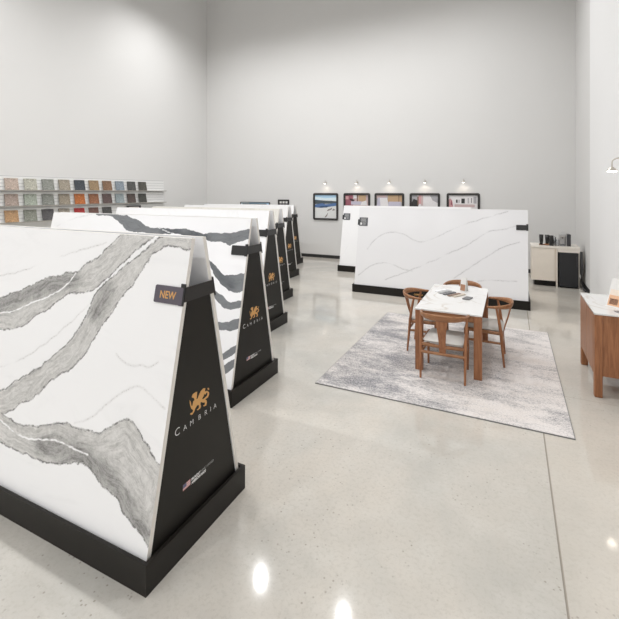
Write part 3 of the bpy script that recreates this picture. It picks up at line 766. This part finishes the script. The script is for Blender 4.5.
make_frame(-8.86, -7.62, 1.10, 1.81, [sky, (skyl, R(0, .3, .7, 1)), (hill, R(.05, .9, .86, .95)), (lake, R(.2, .95, .60, .86)), (snow, R(0, 1, 0, .5))],
    'wide blue landscape board on the back wall behind the far racks', 'landscape_board', 'picture', None, .02, YB, .01)
make_frame(-7.29, -6.86, 1.35, 1.905, [blk] + [(M['white_plastic'], R(.08 + .31 * c, .30 + .31 * c, .80 - .24 * r, .95 - .24 * r)) for r in range(4) for c in range(3)],
    'black sample board with rows of pale squares behind the far racks', 'sample_board', 'board', None, .03, YB, .01)

# ------------------------------------------------------------------ sample shelves on the left wall
SY0, SY1 = 4.75, 10.42
rows = [(2.205, 'top'), (1.838, 'middle'), (1.462, 'bottom')]
pal = {
 'top': [('pinkish beige', (.56, .45, .38)), ('pale sage', (.53, .52, .44)), ('green-grey', (.31, .32, .29)), ('taupe', (.40, .35, .28)), ('navy speckled', (.065, .075, .09)),
         ('tan', (.37, .26, .15)), ('chestnut brown', (.27, .155, .09)), ('blue-grey', (.28, .33, .38)), ('charcoal', (.10, .10, .095)), ('near-black olive', (.095, .09, .075))],
 'middle': [('rosy taupe', (.45, .36, .31)), ('mint speckled', (.42, .46, .39)), ('slate green', (.29, .30, .27)), ('khaki', (.36, .31, .24)), ('bright orange', (.55, .17, .04)),
            ('rust brown', (.34, .14, .065)), ('plum brown', (.13, .085, .08)), ('pale blue', (.36, .42, .44)), ('dark umber', (.105, .075, .065)), ('black olive', (.07, .07, .06))],
 'bottom': [('orange speckled', (.55, .34, .18)), ('moss grey', (.31, .32, .27)), ('dark slate', (.12, .115, .12)), ('sand', (.40, .36, .30)), ('red', (.50, .03, .03)),
            ('reddish brown', (.20, .10, .08)), ('graphite', (.09, .09, .085))]}
for z0, rname in rows:
    t = empty('sample_shelf', (XL, (SY0 + SY1) / 2, z0)); tag(t, f'long white slatted display shelf on the left wall, {rname} row', 'shelf', 'slatted sample shelves on the left wall')
    L2 = (SY1 - SY0) / 2
    bb = MB()
    for k in range(4): bb.box(.001, .030, -L2, L2, .004 + k * .081, .004 + k * .081 + .070)
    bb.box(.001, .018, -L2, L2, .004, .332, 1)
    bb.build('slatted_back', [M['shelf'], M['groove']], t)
    MB().box(.001, .15, -L2, L2, -.014, .003).build('ledge', M['shelf'], t)
    MB().box(.1505, .158, -L2, L2, -.016, .006).build('ledge_lip', M['shelf_edge'], t)
    for k, (cn, col) in enumerate(pal[rname]):
        y = 5.56 + .422 * k + .145
        o = MB().box(-.010, .010, -.145, .145, 0, .275, bevel=.002).build('stone_sample', speckle('sample_%s_%d' % (rname, k), tuple(c * .8 for c in col)))
        o.location = (XL + .098, y, z0 + .0055); o.rotation_euler = (0, math.radians(-12), 0)
        tag(o, f'square {cn} stone sample tile on the {rname} slatted shelf', 'sample tile', f'stone sample tiles on the {rname} shelf')
t = empty('display_frame', (XL + .10, 9.14, 1.468)); tag(t, 'open black display frame with a white sheet on the bottom sample shelf', 'frame')
fb = MB()
for b in ((-.26, -.19), (.19, .26)): fb.box(-.012, .012, b[0], b[1], 0, .285)
fb.box(-.012, .012, -.19, .19, .25, .285); fb.box(-.012, .012, -.19, .19, 0, .03)
fb.build('frame', M['frame'], t); MB().box(-.004, .004, -.19, .19, .03, .25).build('sheet', C('sheet', (.66, .60, .58)), t)

# ------------------------------------------------------------------ coffee corner
CX0, CX1, CY0, CY1, CZ = .428, 1.372, 11.0, 11.62, .925
t = empty('coffee_counter', ((CX0 + CX1) / 2, (CY0 + CY1) / 2, 0)); tag(t, 'cream cabinet with a worktop in the far right corner, holding coffee things', 'cabinet')
hx, hy = (CX1 - CX0) / 2, (CY1 - CY0) / 2
MB().box(-hx - .01, hx + .01, -hy - .012, hy, CZ - .045, CZ, bevel=.003).build('worktop', M['counter'], t)
MB().box(hx - .418, hx, -hy - .004, -hy + .02, CZ - .125, CZ - .046).build('fascia', M['counter'], t)
MB().box(-hx, .020, -hy + .022, hy, .13, CZ - .046).build('body', M['cream'], t)
MB().box(-hx + .06, .010, -hy + .10, hy - .01, 0, .129).build('toe_kick', M['black'], t)
d = MB().box(-hx + .004, -.006, -hy, -hy + .020, .135, CZ - .055, bevel=.002).build('door', M['cream'], t)
MB().box(.022, .048, -hy, hy, 0, CZ - .047).build('side_panel', M['cream'], t)
MB().box(hx - .018, hx, -hy + .03, hy, 0, CZ - .127).build('side_panel', M['cream'], t)
t = empty('mini_fridge', (1.163, 11.27, 0)); tag(t, 'black mini fridge tucked under the worktop beside the cream cabinet', 'fridge')
MB().box(-.178, .182, -.24, .27, .02, .785, bevel=.006).build('body', M['fridge'], t)
dd = MB().box(-.183, .187, -.292, -.245, .03, .785, bevel=.008).build('door', M['fridge'], t)
MB().box(.150, .170, -.305, -.293, .50, .72, bevel=.003).build('handle', M['dark_plastic'], dd)
for sx in (-.15, .15):
    for sy in (-.2, .22): MB().lathe([(.018, 0), (.018, .021)], (sx, sy, 0), 10).build('foot', M['dark_plastic'], t)
ft = CZ + .0008
t = empty('serving_tray', (.725, 11.22, ft)); tag(t, 'dark wood and copper tray carrying the black tumblers', 'tray')
MB().box(-.135, .135, -.09, .09, 0, .014, bevel=.003).build('base', M['wood_dark'], t)
MB().box(-.02, .115, -.05, .07, .0142, .030, bevel=.003).build('inlay', M['copper'], t)
def tumbler(x, y, z, h, label, mat=None):
    o = MB().lathe([(.030, 0), (.034, .01), (.042, h * .6), (.046, h), (.041, h), (.028, .02), (.001, .018)], (0, 0, 0), 18).build('tumbler', mat or M['mug'])
    o.location = (x, y, z); tag(o, label, 'cup', 'black tumblers on the tray'); return o
tumbler(.635, 11.20, ft + .0147, .225, 'tall black tumbler, leftmost on the copper tray')
tumbler(.757, 11.215, ft + .0307, .205, 'black tumbler in the middle of the tray')
def jug(x, y, z, h, label):
    t = empty('black_jug', (x, y, z)); tag(t, label, 'jug')
    MB().lathe([(.038, 0), (.046, .012), (.050, h * .5), (.040, h * .85), (.044, h), (.038, h), (.036, h * .85), (.03, .02)], (0, 0, 0), 18).build('body', M['mug'], t)
    MB().tube([(.045, 0, h * .9), (.085, 0, h * .85), (.09, 0, h * .5), (.048, 0, h * .3)], .007, 8).build('handle', M['mug'], t)
jug(.835, 11.10, ft, .235, 'black jug with handle just right of the copper tray')
def jar(x, y, h, r, label):
    t = empty('glass_jar', (x, y, ft)); tag(t, label, 'jar', 'glass jars beside the coffee machine')
    MB().lathe([(r * .9, 0), (r, .01), (r, h * .75), (r * .7, h * .84), (.001, h * .84)], (0, 0, 0), 18).build('body', M['glass'], t)
    MB().lathe([(r * .72, h * .842), (r * .75, h * .97), (.001, h)], (0, 0, 0), 18).build('lid', M['chrome'], t)
jar(.915, 11.32, .19, .040, 'small glass jar behind the black jug')
jar(.955, 11.16, .165, .042, 'glass jar immediately left of the coffee machine')
t = empty('coffee_machine', (1.095, 11.22, ft)); tag(t, 'silver and black pod coffee machine on the worktop', 'coffee machine')
MB().box(-.085, .02, -.11, .12, 0, .028, bevel=.006).build('drip_base', M['grey_plastic'], t)
MB().box(-.085, .02, .01, .12, .029, .20, bevel=.008).build('column', M['chrome'], t)
MB().box(-.09, .025, -.12, .125, .201, .275, bevel=.018).build('brew_head', M['chrome'], t)
MB().box(.028, .048, -.10, .12, 0, .262, bevel=.006).build('silver_trim', M['chrome'], t)
t2 = MB().box(.050, .125, -.11, .12, 0, .270, bevel=.010).build('water_tank', M['dark_plastic'], t)
MB().lathe([(.016, 0), (.013, .03)], (-.033, -.06, .171), 12).build('spout', M['grey_plastic'], t)
t = empty('wall_outlet', (XR, 11.30, .40)); tag(t, 'white power outlet on the right wall beside the fridge', 'outlet')
MB().box(-.008, -.0005, -.04, .04, -.06, .06, bevel=.002).build('cover_plate', M['white_plastic'], t)
o = MB().tube([(XR - .02, 11.30, .41), (XR - .05, 11.22, .30), (XR - .055, 11.15, .15), (XR - .05, 11.05, .04), (XR - .06, 10.85, .015), (XR - .04, 10.72, .015)], [.018, .014, .013, .014, .016, .016], 8).build('power_cord', M['dark_plastic'])
tag(o, 'black power cord dropping from the outlet behind the fridge', 'cord')
# black bag hanging in the gap
bgm = MB().prism([(0, 0, 0), (0, .16, .02), (0, .18, .25), (0, .11, .52), (0, .06, .52), (0, -.02, .25)], (.045, 0, 0))
o = bgm.build('folded_bag', M['dark_plastic']); o.location = (1.395, 11.02, .30); tag(o, 'black folded bag hung in the gap between fridge and wall', 'bag')

# ------------------------------------------------------------------ high-bay lamps and light
def highbay(x, y):
    t = empty('high_bay_lamp', (x, y, 8.2)); tag(t, 'round high bay lamp hanging above the showroom floor', 'lamp', 'high bay lamps under the ceiling')
    MB().tube([(0, 0, .30), (0, 0, ZC - 8.2)], .01, 6).build('cord', M['dark_plastic'], t)
    MB().lathe([(.05, .30), (.10, .25), (.12, .12), (.20, .02), (.205, 0), (.195, 0), (.11, .11)], (0, 0, 0), 20).build('lamp_shade', M['chrome'], t)
    MB().lathe([(.06, .055), (.055, .050), (.001, .048)], (0, 0, 0), 20).build('lens', M['highbay_glow'], t)
    ld = bpy.data.lights.new('high_bay_beam', 'SPOT'); ld.energy = LAMP; ld.color = (1, 1, 1); ld.spot_size = math.radians(172); ld.spot_blend = 1.0; ld.shadow_soft_size = .045
    l = bpy.data.objects.new('high_bay_beam', ld); link(l, t); l.location = (0, 0, -.02)
LAMP = 330
for y in (9.55, 3.8, -2.4, -8.5):
    for x in (-8.45, -6.05, -3.68, -1.2): highbay(x, y)
w = bpy.data.worlds.new('world'); SC.world = w; w.use_nodes = True
w.node_tree.nodes['Background'].inputs[0].default_value = (1, 1, 1, 1); w.node_tree.nodes['Background'].inputs[1].default_value = 0.60

cam = bpy.data.cameras.new('camera'); co = bpy.data.objects.new('camera', cam); link(co); SC.camera = co
co.location = (0, 0, 2.15); co.rotation_euler = (PI / 2, 0, math.radians(25.7))
cam.sensor_width = 36; cam.lens = 419 / 619 * 36; cam.shift_y = -(309.5 - 192.5) / 619; cam.clip_end = 100
SC.view_settings.view_transform = 'Standard'; SC.view_settings.look = 'None'; SC.view_settings.gamma = 1; SC.view_settings.use_curve_mapping = False
SC.view_settings.exposure = 0.0
SC.cycles.use_denoising = True; SC.cycles.max_bounces = 10; SC.cycles.diffuse_bounces = 6
SC.cycles.caustics_reflective = False; SC.cycles.caustics_refractive = False; SC.cycles.sample_clamp_indirect = 6
